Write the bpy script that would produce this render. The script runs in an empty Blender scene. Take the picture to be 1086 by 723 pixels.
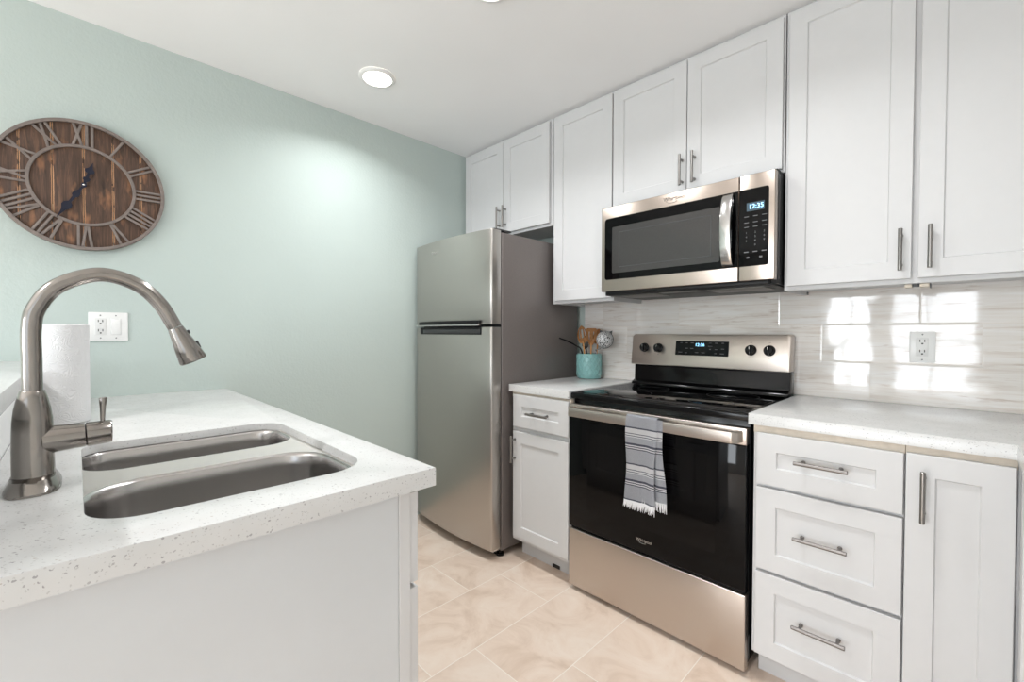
import bpy, bmesh, math, random
from mathutils import Vector, Matrix
random.seed(7)
sc = bpy.context.scene
COL = sc.collection
PI = math.pi

# ------------------------------------------------------------------ camera
F_PX, YAW, PITCH, ROLL = 468.26, 45.3743, -1.0375, 0.1569
CAM = Vector((2.456, -2.2557, 1.1814))
y_, p_, r_ = (math.radians(a) for a in (YAW, PITCH, ROLL))
fwd = Vector((-math.sin(y_) * math.cos(p_), math.cos(y_) * math.cos(p_), math.sin(p_)))
rgt = Vector((math.cos(y_), math.sin(y_), 0))
upv = rgt.cross(fwd)
r2 = rgt * math.cos(r_) + upv * math.sin(r_)
u2 = -rgt * math.sin(r_) + upv * math.cos(r_)
cd = bpy.data.cameras.new('camera')
cd.sensor_width = 36; cd.sensor_fit = 'HORIZONTAL'; cd.lens = F_PX / 1086 * 36
cd.clip_start = 0.02; cd.clip_end = 60
cam = bpy.data.objects.new('camera', cd); COL.objects.link(cam)
m3 = Matrix((r2, u2, -fwd)).transposed()
cam.matrix_world = Matrix.Translation(CAM) @ m3.to_4x4()
sc.camera = cam

# ------------------------------------------------------------------ exposure, world, lights
sc.view_settings.view_transform = 'Standard'
sc.view_settings.look = 'None'
sc.view_settings.gamma = 1
sc.view_settings.use_curve_mapping = False
sc.view_settings.exposure = 0.24
w = bpy.data.worlds.new('sky'); sc.world = w; w.use_nodes = True
w.node_tree.nodes['Background'].inputs[0].default_value = (0.80, 0.90, 1.0, 1)
w.node_tree.nodes['Background'].inputs[1].default_value = 1.5

CEIL = 2.415
ROOM = (0.0, 3.20, -6.2, 0.0)      # x0, x1, y0, y1
LAMP_W = 5.8
ROOM_LAMP_W = 22.0
WIN_W = 48.0
SIDE_FILL_W = 3.0
WARM = (0.975, 0.985, 1.0)

def area(name, loc, rot, sx, sy, watts, color, shape='RECTANGLE', spread=PI):
    l = bpy.data.lights.new(name, 'AREA'); l.shape = shape; l.size = sx
    if shape in ('RECTANGLE', 'ELLIPSE'): l.size_y = sy
    l.energy = watts; l.color = color; l.spread = spread
    o = bpy.data.objects.new(name, l); o.location = loc; o.rotation_euler = rot
    COL.objects.link(o); return o

# ceiling lamps of the kitchen (their fixtures are built below) and of the room behind the camera
KITCHEN_LAMPS = [(0.463, -1.207), (1.272, -1.202)]
for lx, ly in KITCHEN_LAMPS + [(1.98, -1.15)]:
    area('kitchen_lamp', (lx, ly, CEIL - 0.016), (0, 0, 0), 0.13, 0.13, LAMP_W, WARM, 'DISK', math.radians(146))
for lx, ly in [(1.3, -3.55), (1.3, -4.9)]:
    area('room_lamp', (lx, ly, CEIL - 0.016), (0, 0, 0), 0.13, 0.13, ROOM_LAMP_W, WARM, 'DISK', math.radians(124))
# daylight through the two windows of the far wall behind the camera
WINDOWS = [(0.95, 1.55, 0.30, 1.80), (1.75, 2.65, 0.30, 1.80)]
for a, b, c, d in WINDOWS:
    area('daylight', ((a + b) / 2, ROOM[2] - 0.06, (c + d) / 2), (-PI / 2, 0, PI), b - a, d - c, WIN_W, (0.90, 0.95, 1.0))
# fill light through an unseen window, added in the right-hand wall behind the camera
SIDE_FILL = (-5.3, -3.4, 0.75, 2.15)
area('daylight', (ROOM[1] + 0.06, (SIDE_FILL[0] + SIDE_FILL[1]) / 2, (SIDE_FILL[2] + SIDE_FILL[3]) / 2), (0, PI / 2, 0), SIDE_FILL[3] - SIDE_FILL[2], SIDE_FILL[1] - SIDE_FILL[0], SIDE_FILL_W, (0.90, 0.95, 1.0))

# ------------------------------------------------------------------ materials
def srgb(r, g, b):
    def f(c):
        c /= 255.0
        return c / 12.92 if c <= 0.04045 else ((c + 0.055) / 1.055) ** 2.4
    return (f(r), f(g), f(b), 1)

class NT:
    """small node-graph helper"""
    def __init__(s, name):
        s.m = bpy.data.materials.new(name); s.m.use_nodes = True
        s.t = s.m.node_tree; s.b = s.t.nodes['Principled BSDF']
    def n(s, typ, **kw):
        k = s.t.nodes.new(typ)
        for a, v in kw.items(): setattr(k, a, v)
        return k
    def put(s, sock, v):
        if isinstance(v, bpy.types.NodeSocket): s.t.links.new(v, sock)
        else: sock.default_value = v
    def math(s, op, a, b=0.0, c=None):
        k = s.n('ShaderNodeMath', operation=op)
        s.put(k.inputs[0], a); s.put(k.inputs[1], b)
        if c is not None: s.put(k.inputs[2], c)
        return k.outputs[0]
    def pos(s):
        return s.n('ShaderNodeNewGeometry').outputs['Position']
    def xyz(s, v=None):
        k = s.n('ShaderNodeSeparateXYZ'); s.put(k.inputs[0], v if v is not None else s.pos()); return k.outputs
    def comb(s, x, y, z):
        k = s.n('ShaderNodeCombineXYZ')
        for i, v in enumerate((x, y, z)): s.put(k.inputs[i], v)
        return k.outputs[0]
    def scale(s, v, sx, sy, sz):
        k = s.n('ShaderNodeVectorMath', operation='MULTIPLY'); s.put(k.inputs[0], v); k.inputs[1].default_value = (sx, sy, sz)
        return k.outputs[0]
    def noise(s, v, scale=5.0, detail=3.0, rough=0.5, dist=0.0):
        k = s.n('ShaderNodeTexNoise'); s.put(k.inputs['Vector'], v)
        k.inputs['Scale'].default_value = scale; k.inputs['Detail'].default_value = detail
        k.inputs['Roughness'].default_value = rough; k.inputs['Distortion'].default_value = dist
        return k.outputs['Fac']
    def voronoi(s, v, scale, feature='F1'):
        k = s.n('ShaderNodeTexVoronoi', feature=feature); s.put(k.inputs['Vector'], v); k.inputs['Scale'].default_value = scale
        return k.outputs
    def white(s, v):
        k = s.n('ShaderNodeTexWhiteNoise', noise_dimensions='3D'); s.put(k.inputs['Vector'], v); return k.outputs
    def ramp(s, fac, stops, interp='LINEAR'):
        k = s.n('ShaderNodeValToRGB'); s.put(k.inputs[0], fac); r = k.color_ramp; r.interpolation = interp
        while len(r.elements) < len(stops): r.elements.new(0.5)
        for e, (p, c) in zip(r.elements, stops):
            e.position = p; e.color = c if len(c) == 4 else (*c, 1)
        return k.outputs[0]
    def mix(s, fac, a, b, mode='MIX'):
        k = s.n('ShaderNodeMix', data_type='RGBA', blend_type=mode)
        s.put(k.inputs[0], fac); s.put(k.inputs[6], a); s.put(k.inputs[7], b)
        return k.outputs[2]
    def bump(s, h, strength=0.2, dist=0.002):
        k = s.n('ShaderNodeBump'); k.inputs['Strength'].default_value = strength; k.inputs['Distance'].default_value = dist
        s.put(k.inputs['Height'], h); s.put(s.b.inputs['Normal'], k.outputs[0]); return k
    def base(s, v): s.put(s.b.inputs['Base Color'], v)
    def set(s, rough=None, metal=None, spec=None, coat=None, emit=None, estr=None):
        if rough is not None: s.put(s.b.inputs['Roughness'], rough)
        if metal is not None: s.put(s.b.inputs['Metallic'], metal)
        if spec is not None: s.put(s.b.inputs['Specular IOR Level'], spec)
        if coat is not None: s.put(s.b.inputs['Coat Weight'], coat)
        if emit is not None: s.put(s.b.inputs['Emission Color'], emit)
        if estr is not None: s.put(s.b.inputs['Emission Strength'], estr)
        return s
R = lambda v: (v, v, v, 1)

def plain(name, rgb, rough=0.5, metal=0.0, var=0.03, scale=30.0, bump=0.0, bscale=200.0, spec=None, coat=None):
    """a solid colour with a faint procedural variation"""
    k = NT(name); p = k.pos()
    c = srgb(*rgb)
    f = k.noise(p, scale, 2.0)
    lo = tuple(x * (1 - var) for x in c[:3]); hi = tuple(min(1, x * (1 + var)) for x in c[:3])
    k.base(k.ramp(f, [(0.3, lo), (0.7, hi)]))
    k.set(rough=rough, metal=metal, spec=spec, coat=coat)
    if bump: k.bump(k.noise(p, bscale, 2.0), bump, 0.001)
    return k.m

def brushed(name, rgb, rough, axis, var=0.004, metal=1.0):
    """brushed metal: fine streaks along axis"""
    k = NT(name); p = k.pos()
    s = [260.0, 260.0, 260.0]; s['xyz'.index(axis)] = 3.0
    f = k.noise(k.scale(p, *s), 1.0, 3.0, 0.6)
    c = srgb(*rgb)
    k.base(k.ramp(f, [(0.25, tuple(x * (1 - var) for x in c[:3])), (0.75, tuple(min(1, x * (1 + var)) for x in c[:3]))]))
    k.set(rough=rough, metal=metal)
    return k.m

def quartz():
    k = NT('speckled_quartz'); p = k.pos()
    warp = k.noise(p, 150.0, 2.0)
    v = k.n('ShaderNodeVectorMath', operation='ADD'); k.put(v.inputs[0], p)
    k.put(v.inputs[1], k.scale(k.comb(warp, warp, warp), 0.012, 0.009, 0.005))
    col = (0.79, 0.785, 0.77, 1)
    soft = k.noise(p, 14.0, 4.0)
    b = k.ramp(soft, [(0.3, (0.61, 0.61, 0.60)), (0.7, (0.65, 0.65, 0.64))])
    for sc_, th, dens, c, op in ((300.0, 0.34, 0.80, srgb(160, 158, 156), 0.4), (170.0, 0.26, 0.86, srgb(134, 132, 132), 0.55), (125.0, 0.22, 0.92, srgb(122, 120, 122), 0.6), (210.0, 0.24, 0.93, srgb(168, 154, 142), 0.6)):
        o = k.voronoi(v.outputs[0], sc_)
        cx = k.n('ShaderNodeSeparateColor'); k.put(cx.inputs[0], o['Color'])
        on = k.math('MULTIPLY', k.math('GREATER_THAN', cx.outputs[0], dens), k.math('LESS_THAN', o['Distance'], th))
        b = k.mix(k.math('MULTIPLY', on, op), b, c)
    k.base(b); k.set(rough=0.22, spec=0.45)
    return k.m

def wall_paint(name, rgb, bump=0.25):
    k = NT(name); p = k.pos()
    f = k.noise(p, 2.0, 2.0)
    c = srgb(*rgb)
    k.base(k.ramp(f, [(0.3, tuple(x * 0.985 for x in c[:3])), (0.7, tuple(min(1, x * 1.015) for x in c[:3]))]))
    k.set(rough=0.55, spec=0.35)
    h = k.math('ADD', k.noise(p, 85.0, 3.0, 0.55), k.math('MULTIPLY', k.noise(p, 34.0, 2.0), 0.7))
    k.bump(h, bump, 0.004)
    return k.m

def tile_mask(k, u, v, lu, lv, u0, v0, shift, grout):
    """u: along the long side, v: across rows; returns grout mask, random vector seed, row"""
    vr = k.math('DIVIDE', k.math('SUBTRACT', v, v0), lv)
    row = k.math('FLOOR', vr)
    fv = k.math('SUBTRACT', vr, row)
    ur = k.math('DIVIDE', k.math('SUBTRACT', k.math('SUBTRACT', u, u0), k.math('MULTIPLY', row, shift)), lu)
    colm = k.math('FLOOR', ur)
    fu = k.math('SUBTRACT', ur, colm)
    du = k.math('MULTIPLY', k.math('MINIMUM', fu, k.math('SUBTRACT', 1.0, fu)), lu)
    dv = k.math('MULTIPLY', k.math('MINIMUM', fv, k.math('SUBTRACT', 1.0, fv)), lv)
    dmin = k.math('MINIMUM', du, dv)
    mask = k.math('LESS_THAN', dmin, grout / 2)
    return mask, dmin, k.comb(colm, row, 0.37)

def floor_tile():
    k = NT('beige_stone_floor_tile'); p = k.pos(); x, y, z = k.xyz(p)
    mask, dmin, seed = tile_mask(k, y, x, 0.61, 0.305, -0.985 - 0.0, 0.59, 0.195, 0.0035)
    rnd = k.white(seed)
    off = k.n('ShaderNodeVectorMath', operation='MULTIPLY_ADD')
    k.put(off.inputs[0], rnd['Color']); off.inputs[1].default_value = (9, 9, 9); k.put(off.inputs[2], p)
    f1 = k.noise(off.outputs[0], 5.0, 6.0, 0.62, 0.8)
    f2 = k.noise(k.scale(off.outputs[0], 1.0, 2.2, 1.0), 11.0, 5.0, 0.6, 1.2)
    c = k.ramp(f1, [(0.30, srgb(214, 190, 170)), (0.50, srgb(234, 214, 197)), (0.75, srgb(243, 229, 215))])
    c = k.mix(k.ramp(f2, [(0.58, R(0)), (0.72, R(0.32))]), c, srgb(222, 198, 176))
    tint = k.ramp(rnd['Value'], [(0, R(0.94)), (1, R(1.0))])
    c = k.mix(1.0, c, tint, 'MULTIPLY')
    c = k.mix(mask, c, srgb(244, 234, 222))
    k.base(c); k.set(rough=0.42, spec=0.4)
    h = k.math('ADD', k.math('MULTIPLY', k.math('MINIMUM', dmin, 0.004), 200.0), k.math('MULTIPLY', f2, 0.25))
    k.bump(h, 0.25, 0.002)
    return k.m

def splash_tile():
    k = NT('wood_look_backsplash_tile'); p = k.pos(); x, y, z = k.xyz(p)
    mask, dmin, seed = tile_mask(k, x, z, 0.465, 0.1527, 2.208, 0.9145, -0.16, 0.0026)
    rnd = k.white(seed)
    off = k.n('ShaderNodeVectorMath', operation='MULTIPLY_ADD')
    k.put(off.inputs[0], rnd['Color']); off.inputs[1].default_value = (7, 0, 7); k.put(off.inputs[2], p)
    g = k.scale(off.outputs[0], 3.0, 1.0, 48.0)
    f1 = k.noise(g, 1.0, 6.0, 0.62, 0.5)
    f2 = k.noise(k.scale(off.outputs[0], 7.0, 1.0, 70.0), 1.0, 4.0, 0.6, 0.2)
    c = k.ramp(f1, [(0.28, srgb(212, 201, 191)), (0.48, srgb(232, 227, 221)), (0.70, srgb(240, 238, 236))])
    c = k.mix(k.ramp(f2, [(0.58, R(0)), (0.70, R(0.6))]), c, srgb(180, 160, 144))
    tint = k.ramp(rnd['Value'], [(0, R(0.90)), (1, R(1.0))])
    c = k.mix(1.0, c, tint, 'MULTIPLY')
    c = k.mix(mask, c, srgb(224, 218, 210))
    k.base(c); k.set(rough=0.055, spec=0.5)
    h = k.math('ADD', k.math('MULTIPLY', k.math('MINIMUM', dmin, 0.005), 140.0), k.math('MULTIPLY', k.noise(p, 9.0, 1.0), 1.2))
    k.bump(h, 0.22, 0.003)
    return k.m

def clock_wood():
    k = NT('dark_stained_planks'); p = k.pos(); x, y, z = k.xyz(p)
    pw = 0.086
    q = k.math('DIVIDE', k.math('ADD', y, 2.2280), pw)
    idx = k.math('FLOOR', q); fr = k.math('SUBTRACT', q, idx)
    rnd = k.white(k.comb(idx, 3.0, 1.0))
    g = k.comb(k.math('ADD', k.math('MULTIPLY', y, 95.0), k.math('MULTIPLY', rnd['Value'], 40.0)), 0.0, k.math('MULTIPLY', z, 7.0))
    f = k.noise(g, 1.0, 5.0, 0.65, 0.9)
    c = k.ramp(f, [(0.25, srgb(42, 30, 23)), (0.5, srgb(82, 60, 47)), (0.72, srgb(118, 88, 68)), (0.9, srgb(160, 120, 92))])
    edge = k.math('MINIMUM', fr, k.math('SUBTRACT', 1.0, fr))
    worn = k.noise(k.comb(k.math('MULTIPLY', y, 30.0), 0.0, k.math('MULTIPLY', z, 16.0)), 1.0, 3.0)
    em = k.math('MULTIPLY', k.math('LESS_THAN', edge, k.math('MULTIPLY', worn, 0.08)), k.math('GREATER_THAN', worn, 0.45))
    c = k.mix(k.math('MULTIPLY', em, 0.8), c, srgb(196, 150, 112))
    pt = k.noise(k.comb(k.math('MULTIPLY', y, 28.0), 4.0, k.math('MULTIPLY', z, 9.0)), 1.0, 3.0)
    c = k.mix(k.ramp(pt, [(0.57, R(0)), (0.72, R(0.7))]), c, srgb(168, 118, 82))
    c = k.mix(k.math('LESS_THAN', edge, 0.012), c, srgb(26, 18, 13))
    k.base(c); k.set(rough=0.6)
    k.bump(f, 0.3, 0.002)
    return k.m

def towel_cloth():
    k = NT('striped_woven_cotton'); p = k.pos(); x, y, z = k.xyz(p)
    per = 0.1425
    top = 0.862
    f = k.math('FRACT', k.math('DIVIDE', k.math('SUBTRACT', top, z), per))
    W, G, D = srgb(236, 236, 238), srgb(188, 190, 197), srgb(98, 100, 112)
    st = [(0.00, G), (0.345, D), (0.385, W), (0.52, D), (0.54, W), (0.585, D), (0.605, W), (0.63, G), (0.79, D), (0.85, W), (0.88, D), (0.91, W), (0.94, D), (0.965, G)]
    c = k.ramp(f, st, 'CONSTANT')
    wv = k.noise(k.scale(p, 900.0, 900.0, 900.0), 1.0, 1.0)
    c = k.mix(0.22, c, k.ramp(wv, [(0.35, R(0.25)), (0.65, R(0.95))]), 'OVERLAY')
    k.base(c); k.set(rough=0.9, spec=0.1)
    k.bump(wv, 0.25, 0.001)
    return k.m

def paper_towel():
    k = NT('embossed_paper'); p = k.pos()
    v = k.noise(p, 26.0, 1.0, 0.4, 0.6)
    rings = k.math('SINE', k.math('MULTIPLY', v, 130.0))
    k.base((0.72, 0.72, 0.72, 1)); k.set(rough=0.95, spec=0.05)
    k.bump(rings, 0.3, 0.0013)
    return k.m

def emit(name, rgb, strength):
    k = NT(name); c = srgb(*rgb); k.base(c); k.set(rough=0.4, emit=c, estr=strength); return k.m

M = {}
M['white'] = plain('white_cabinet_lacquer', (209, 209, 209), 0.42, var=0.006, spec=0.3)
M['frame_white'] = M['white']
M['raw'] = plain('bare_tan_wood', (214, 203, 188), 0.6, var=0.08, scale=40)
M['panel_grey'] = plain('painted_end_panel', (206, 209, 211), 0.4, var=0.006)
M['nickel'] = brushed('brushed_nickel_pull', (146, 143, 140), 0.32, 'z')
M['nickel_x'] = brushed('brushed_nickel_pull_horizontal', (128, 124, 121), 0.36, 'x')
M['faucet'] = brushed('brushed_nickel_faucet', (150, 145, 140), 0.19, 'z', 0.02)
M['steel'] = brushed('brushed_stainless', (196, 187, 179), 0.30, 'x')
M['steel_fridge'] = brushed('brushed_stainless_fridge', (184, 180, 175), 0.30, 'z')
M['steel_sink'] = brushed('satin_sink_steel', (188, 185, 183), 0.24, 'z')
M['steel_rim'] = plain('satin_steel_rim', (214, 211, 207), 0.5, 1.0, var=0.01)
M['steel_mw_dimmed'] = brushed('brushed_stainless_dimmed', (172, 160, 150), 0.27, 'x')  # same stainless, darkened to tone down room reflections on the microwave
M['steel_bright'] = brushed('polished_handle_steel', (196, 194, 192), 0.18, 'x')
M['fridge_side'] = plain('textured_grey_side', (120, 113, 110), 0.40, 0.35, var=0.04, scale=120, bump=0.15, bscale=600)
M['black'] = plain('black_enamel', (9, 9, 10), 0.14, var=0.1, spec=0.25)
M['black_matte'] = plain('black_plastic', (16, 16, 17), 0.45, var=0.1, spec=0.25)
M['dark_grey'] = plain('dark_grey_plastic', (58, 58, 60), 0.4, var=0.05)
M['glass_black'] = plain('black_glass', (5, 5, 6), 0.04, var=0.1, spec=0.17)
M['glass_window'] = plain('tinted_oven_window', (12, 11, 11), 0.05, var=0.05, spec=0.2)
M['mesh_grey'] = plain('grey_microwave_screen', (60, 59, 58), 0.09, var=0.1, scale=300, spec=0.4)
M['quartz'] = quartz()
M['mint'] = wall_paint('mint_green_wall_paint', (191, 203, 198))
M['ceil'] = wall_paint('white_ceiling_paint', (244, 244, 244), 0.08)
M['wall_white'] = wall_paint('off_white_wall_paint', (236, 236, 235), 0.2)
M['floor'] = floor_tile()
M['splash'] = splash_tile()
M['plate'] = plain('white_plastic_plate', (238, 238, 236), 0.3, var=0.004)
M['plate2'] = plain('white_plastic_device', (226, 226, 224), 0.35, var=0.004)
M['slot'] = plain('dark_slot', (40, 38, 36), 0.6)
M['crock'] = plain('turquoise_glaze', (132, 180, 178), 0.28, var=0.04, coat=0.3)
M['spoon'] = plain('olive_wood', (196, 140, 84), 0.5, var=0.16, scale=60)
k = NT('perforated_grey_metal'); o = k.voronoi(k.pos(), 120.0)
k.base(k.mix(k.math('LESS_THAN', o['Distance'], 0.42), srgb(206, 206, 206), srgb(58, 58, 60))); k.set(rough=0.35)
M['strain'] = k.m
M['clock_wood'] = clock_wood()
M['clock_metal'] = plain('weathered_grey_metal', (128, 118, 112), 0.55, 0.25, var=0.12, scale=50)
M['clock_hand'] = plain('navy_black_metal', (26, 30, 48), 0.35, 0.3)
M['towel'] = towel_cloth()
M['fringe'] = plain('white_cotton_fringe', (232, 232, 234), 0.9)
M['paper'] = paper_towel()
M['card'] = plain('brown_cardboard', (176, 150, 122), 0.8)
M['chrome'] = plain('chrome', (220, 220, 220), 0.1, 1.0)
M['lcd'] = emit('blue_display_digits', (150, 215, 255), 2.2)
M['lcd_bg'] = emit('dim_display_glass', (46, 66, 76), 0.35)
M['lamp'] = emit('lit_diffuser', (255, 248, 236), 6.0)
M['legend'] = plain('printed_grey_legend', (104, 104, 106), 0.5)
M['logo'] = plain('silver_lettering', (205, 203, 200), 0.25, 0.8)
M['logo_dark'] = plain('dark_silver_lettering', (96, 92, 88), 0.3, 0.8)
M['filter'] = plain('grey_grease_filter', (120, 118, 114), 0.45, 0.7, var=0.3, scale=260)

# ------------------------------------------------------------------ mesh helpers (world coordinates)
class MB:
    def __init__(s): s.bm = bmesh.new()
    def _merge(s, b):
        me = bpy.data.meshes.new('t'); b.to_mesh(me); b.free(); s.bm.from_mesh(me); bpy.data.meshes.remove(me)
    def box(s, x0, x1, y0, y1, z0, z1, bev=0.0015, seg=2):
        b = bmesh.new(); bmesh.ops.create_cube(b, size=1)
        for v in b.verts:
            v.co = Vector(((x0 + x1) / 2 + v.co.x * (x1 - x0), (y0 + y1) / 2 + v.co.y * (y1 - y0), (z0 + z1) / 2 + v.co.z * (z1 - z0)))
        if bev: bmesh.ops.bevel(b, geom=list(b.edges), offset=bev, segments=seg, affect='EDGES', profile=0.5)
        s._merge(b); return s
    def tube(s, pts, radii, n=20, caps=True, closed=False):
        b = bmesh.new(); pts = [Vector(p) for p in pts]
        if not hasattr(radii, '__len__'): radii = [radii] * len(pts)
        t0 = (pts[1] - pts[0]).normalized()
        a = Vector((0, 0, 1)) if abs(t0.z) < 0.9 else Vector((1, 0, 0))
        nrm = t0.cross(a).normalized(); rings = []
        for i, p in enumerate(pts):
            t = (pts[min(i + 1, len(pts) - 1)] - pts[max(i - 1, 0)]).normalized()
            if closed: t = (pts[(i + 1) % len(pts)] - pts[i - 1]).normalized()
            nrm = (nrm - t * nrm.dot(t)).normalized(); bi = t.cross(nrm)
            rings.append([b.verts.new(p + (nrm * math.cos(2 * PI * j / n) + bi * math.sin(2 * PI * j / n)) * radii[i]) for j in range(n)])
        m = len(rings)
        for i in range(m if closed else m - 1):
            r0, r1 = rings[i], rings[(i + 1) % m]
            for j in range(n): b.faces.new((r0[j], r0[(j + 1) % n], r1[(j + 1) % n], r1[j]))
        if caps and not closed:
            b.faces.new(rings[0][::-1]); b.faces.new(rings[-1])
        bmesh.ops.recalc_face_normals(b, faces=b.faces); s._merge(b); return s
    def lathe(s, c, prof, axis='z', n=40, cap0=True, cap1=True):
        """prof: list of (radius, offset along axis from c)"""
        b = bmesh.new(); c = Vector(c); rings = []
        for r, h in prof:
            ring = []
            for j in range(n):
                a = 2 * PI * j / n; u, v = r * math.cos(a), r * math.sin(a)
                o = {'z': (u, v, h), 'x': (h, u, v), 'y': (v, h, u)}[axis]
                ring.append(b.verts.new(c + Vector(o)))
            rings.append(ring)
        for r0, r1 in zip(rings, rings[1:]):
            for j in range(n): b.faces.new((r0[j], r0[(j + 1) % n], r1[(j + 1) % n], r1[j]))
        if cap0: b.faces.new(rings[0][::-1])
        if cap1: b.faces.new(rings[-1])
        bmesh.ops.recalc_face_normals(b, faces=b.faces); s._merge(b); return s
    def loft(s, rings, cap0=True, cap1=True):
        b = bmesh.new(); R_ = [[b.verts.new(Vector(p)) for p in r] for r in rings]; n = len(R_[0])
        for r0, r1 in zip(R_, R_[1:]):
            for j in range(n): b.faces.new((r0[j], r0[(j + 1) % n], r1[(j + 1) % n], r1[j]))
        if cap0: b.faces.new(R_[0][::-1])
        if cap1: b.faces.new(R_[-1])
        bmesh.ops.recalc_face_normals(b, faces=b.faces); s._merge(b); return s
    def prism(s, poly, fn, d0, d1, bev=0.0):
        """poly 2D outline; fn(u, v, d) -> world point"""
        b = bmesh.new()
        A = [b.verts.new(Vector(fn(u, v, d0))) for u, v in poly]; B = [b.verts.new(Vector(fn(u, v, d1))) for u, v in poly]
        n = len(poly); b.faces.new(A[::-1]); b.faces.new(B)
        for j in range(n): b.faces.new((A[j], A[(j + 1) % n], B[(j + 1) % n], B[j]))
        bmesh.ops.recalc_face_normals(b, faces=b.faces)
        if bev:
            es = [e for e in b.edges if len(e.link_faces) == 2 and e.calc_face_angle(0) > 0.6]
            bmesh.ops.bevel(b, geom=es, offset=bev, segments=2, affect='EDGES', profile=0.5)
        s._merge(b); return s
    def grid(s, fn, nu, nv, thick=0.0):
        b = bmesh.new(); V = [[b.verts.new(Vector(fn(i / nu, j / nv))) for j in range(nv + 1)] for i in range(nu + 1)]
        for i in range(nu):
            for j in range(nv): b.faces.new((V[i][j], V[i + 1][j], V[i + 1][j + 1], V[i][j + 1]))
        if thick: bmesh.ops.solidify(b, geom=list(b.faces), thickness=thick)
        s._merge(b); return s
    def plate(s, loops, z0, z1, bev=0.002):
        """horizontal plate with holes: loops of (x, y), the first the outline"""
        cu = bpy.data.curves.new('t', 'CURVE'); cu.dimensions = '2D'; cu.fill_mode = 'BOTH'; cu.extrude = (z1 - z0) / 2
        for lp in loops:
            sp = cu.splines.new('POLY'); sp.points.add(len(lp) - 1); sp.use_cyclic_u = True
            for q, (x, y) in zip(sp.points, lp): q.co = (x, y, 0, 1)
        o = bpy.data.objects.new('t', cu); COL.objects.link(o)
        dg = bpy.context.evaluated_depsgraph_get(); me = bpy.data.meshes.new_from_object(o.evaluated_get(dg))
        bpy.data.objects.remove(o); bpy.data.curves.remove(cu)
        b = bmesh.new(); b.from_mesh(me); bpy.data.meshes.remove(me)
        for v in b.verts: v.co.z += (z0 + z1) / 2
        bmesh.ops.remove_doubles(b, verts=b.verts, dist=1e-5); bmesh.ops.recalc_face_normals(b, faces=b.faces)
        if bev:
            es = [e for e in b.edges if len(e.link_faces) == 2 and all(abs(v.co.z - z1) < 1e-5 for v in e.verts) and e.calc_face_angle(0) > 1.2]
            bmesh.ops.bevel(b, geom=es, offset=bev, segments=2, affect='EDGES', profile=0.5)
        s._merge(b); return s
    def text(s, body, size, fn, depth=0.0006, align='CENTER', shear=0.0):
        cu = bpy.data.curves.new('t', 'FONT'); cu.body = body; cu.size = size; cu.align_x = align; cu.align_y = 'CENTER'
        cu.extrude = depth / 2; cu.shear = shear
        o = bpy.data.objects.new('t', cu); COL.objects.link(o)
        dg = bpy.context.evaluated_depsgraph_get(); me = bpy.data.meshes.new_from_object(o.evaluated_get(dg))
        bpy.data.objects.remove(o); bpy.data.curves.remove(cu)
        b = bmesh.new(); b.from_mesh(me); bpy.data.meshes.remove(me)
        for v in b.verts: v.co = Vector(fn(v.co.x, v.co.y, v.co.z))
        s._merge(b); return s
    def build(s, name, mat, parent=None, smooth=True):
        org = Vector((0, 0, 0)); q = parent
        while q is not None: org += Vector(q.location); q = q.parent
        for v in s.bm.verts: v.co -= org
        me = bpy.data.meshes.new(name); s.bm.to_mesh(me); s.bm.free()
        me.materials.append(mat if not isinstance(mat, str) else M[mat])
        if smooth:
            me.polygons.foreach_set('use_smooth', [True] * len(me.polygons)); me.set_sharp_from_angle(angle=math.radians(38))
        o = bpy.data.objects.new(name, me); COL.objects.link(o)
        if parent: o.parent = parent
        return o

def tag(o, label, cat, group=None):
    o['label'] = label; o['category'] = cat
    if group: o['group'] = group
    return o
def thing(name, loc, label, cat, group=None):
    o = bpy.data.objects.new(name, None); COL.objects.link(o); o.location = loc; o.empty_display_size = 0.05
    return tag(o, label, cat, group)
def struct(o): o['kind'] = 'structure'; return o
def rrect(x0, x1, y0, y1, r, n=8):
    """rounded rectangle outline; r = radius or (x1y1, x0y1, x0y0, x1y0)"""
    if not hasattr(r, '__len__'): r = (r,) * 4
    P = []
    for (cx, cy, sx, sy, a0, rr) in ((x1, y1, -1, -1, 0, r[0]), (x0, y1, 1, -1, 90, r[1]), (x0, y0, 1, 1, 180, r[2]), (x1, y0, -1, 1, 270, r[3])):
        for i in range(n + 1):
            a = math.radians(a0 + 90 * i / n); P.append((cx + sx * rr + rr * math.cos(a), cy + sy * rr + rr * math.sin(a)))
    return P
def spline(pts, n=8):
    P = [Vector(p) for p in pts]; P = [P[0] * 2 - P[1]] + P + [P[-1] * 2 - P[-2]]; out = []
    for i in range(1, len(P) - 2):
        for k in range(n):
            t = k / n; a, b, c, d = P[i - 1:i + 3]
            out.append(0.5 * (2 * b + (c - a) * t + (2 * a - 5 * b + 4 * c - d) * t * t + (3 * b - a - 3 * c + d) * t ** 3))
    return out + [P[-2]]

# facing frames: (u, v, d) -> world, d = depth INTO the furniture from its front plane
def facing_y(y): return lambda u, v, d: (u, y + d, v)            # front looks to -Y
def facing_py(y): return lambda u, v, d: (u, y - d, v)           # front looks to +Y
def facing_mx(x): return lambda u, v, d: (x + d, u, v)           # front looks to -X

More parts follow.
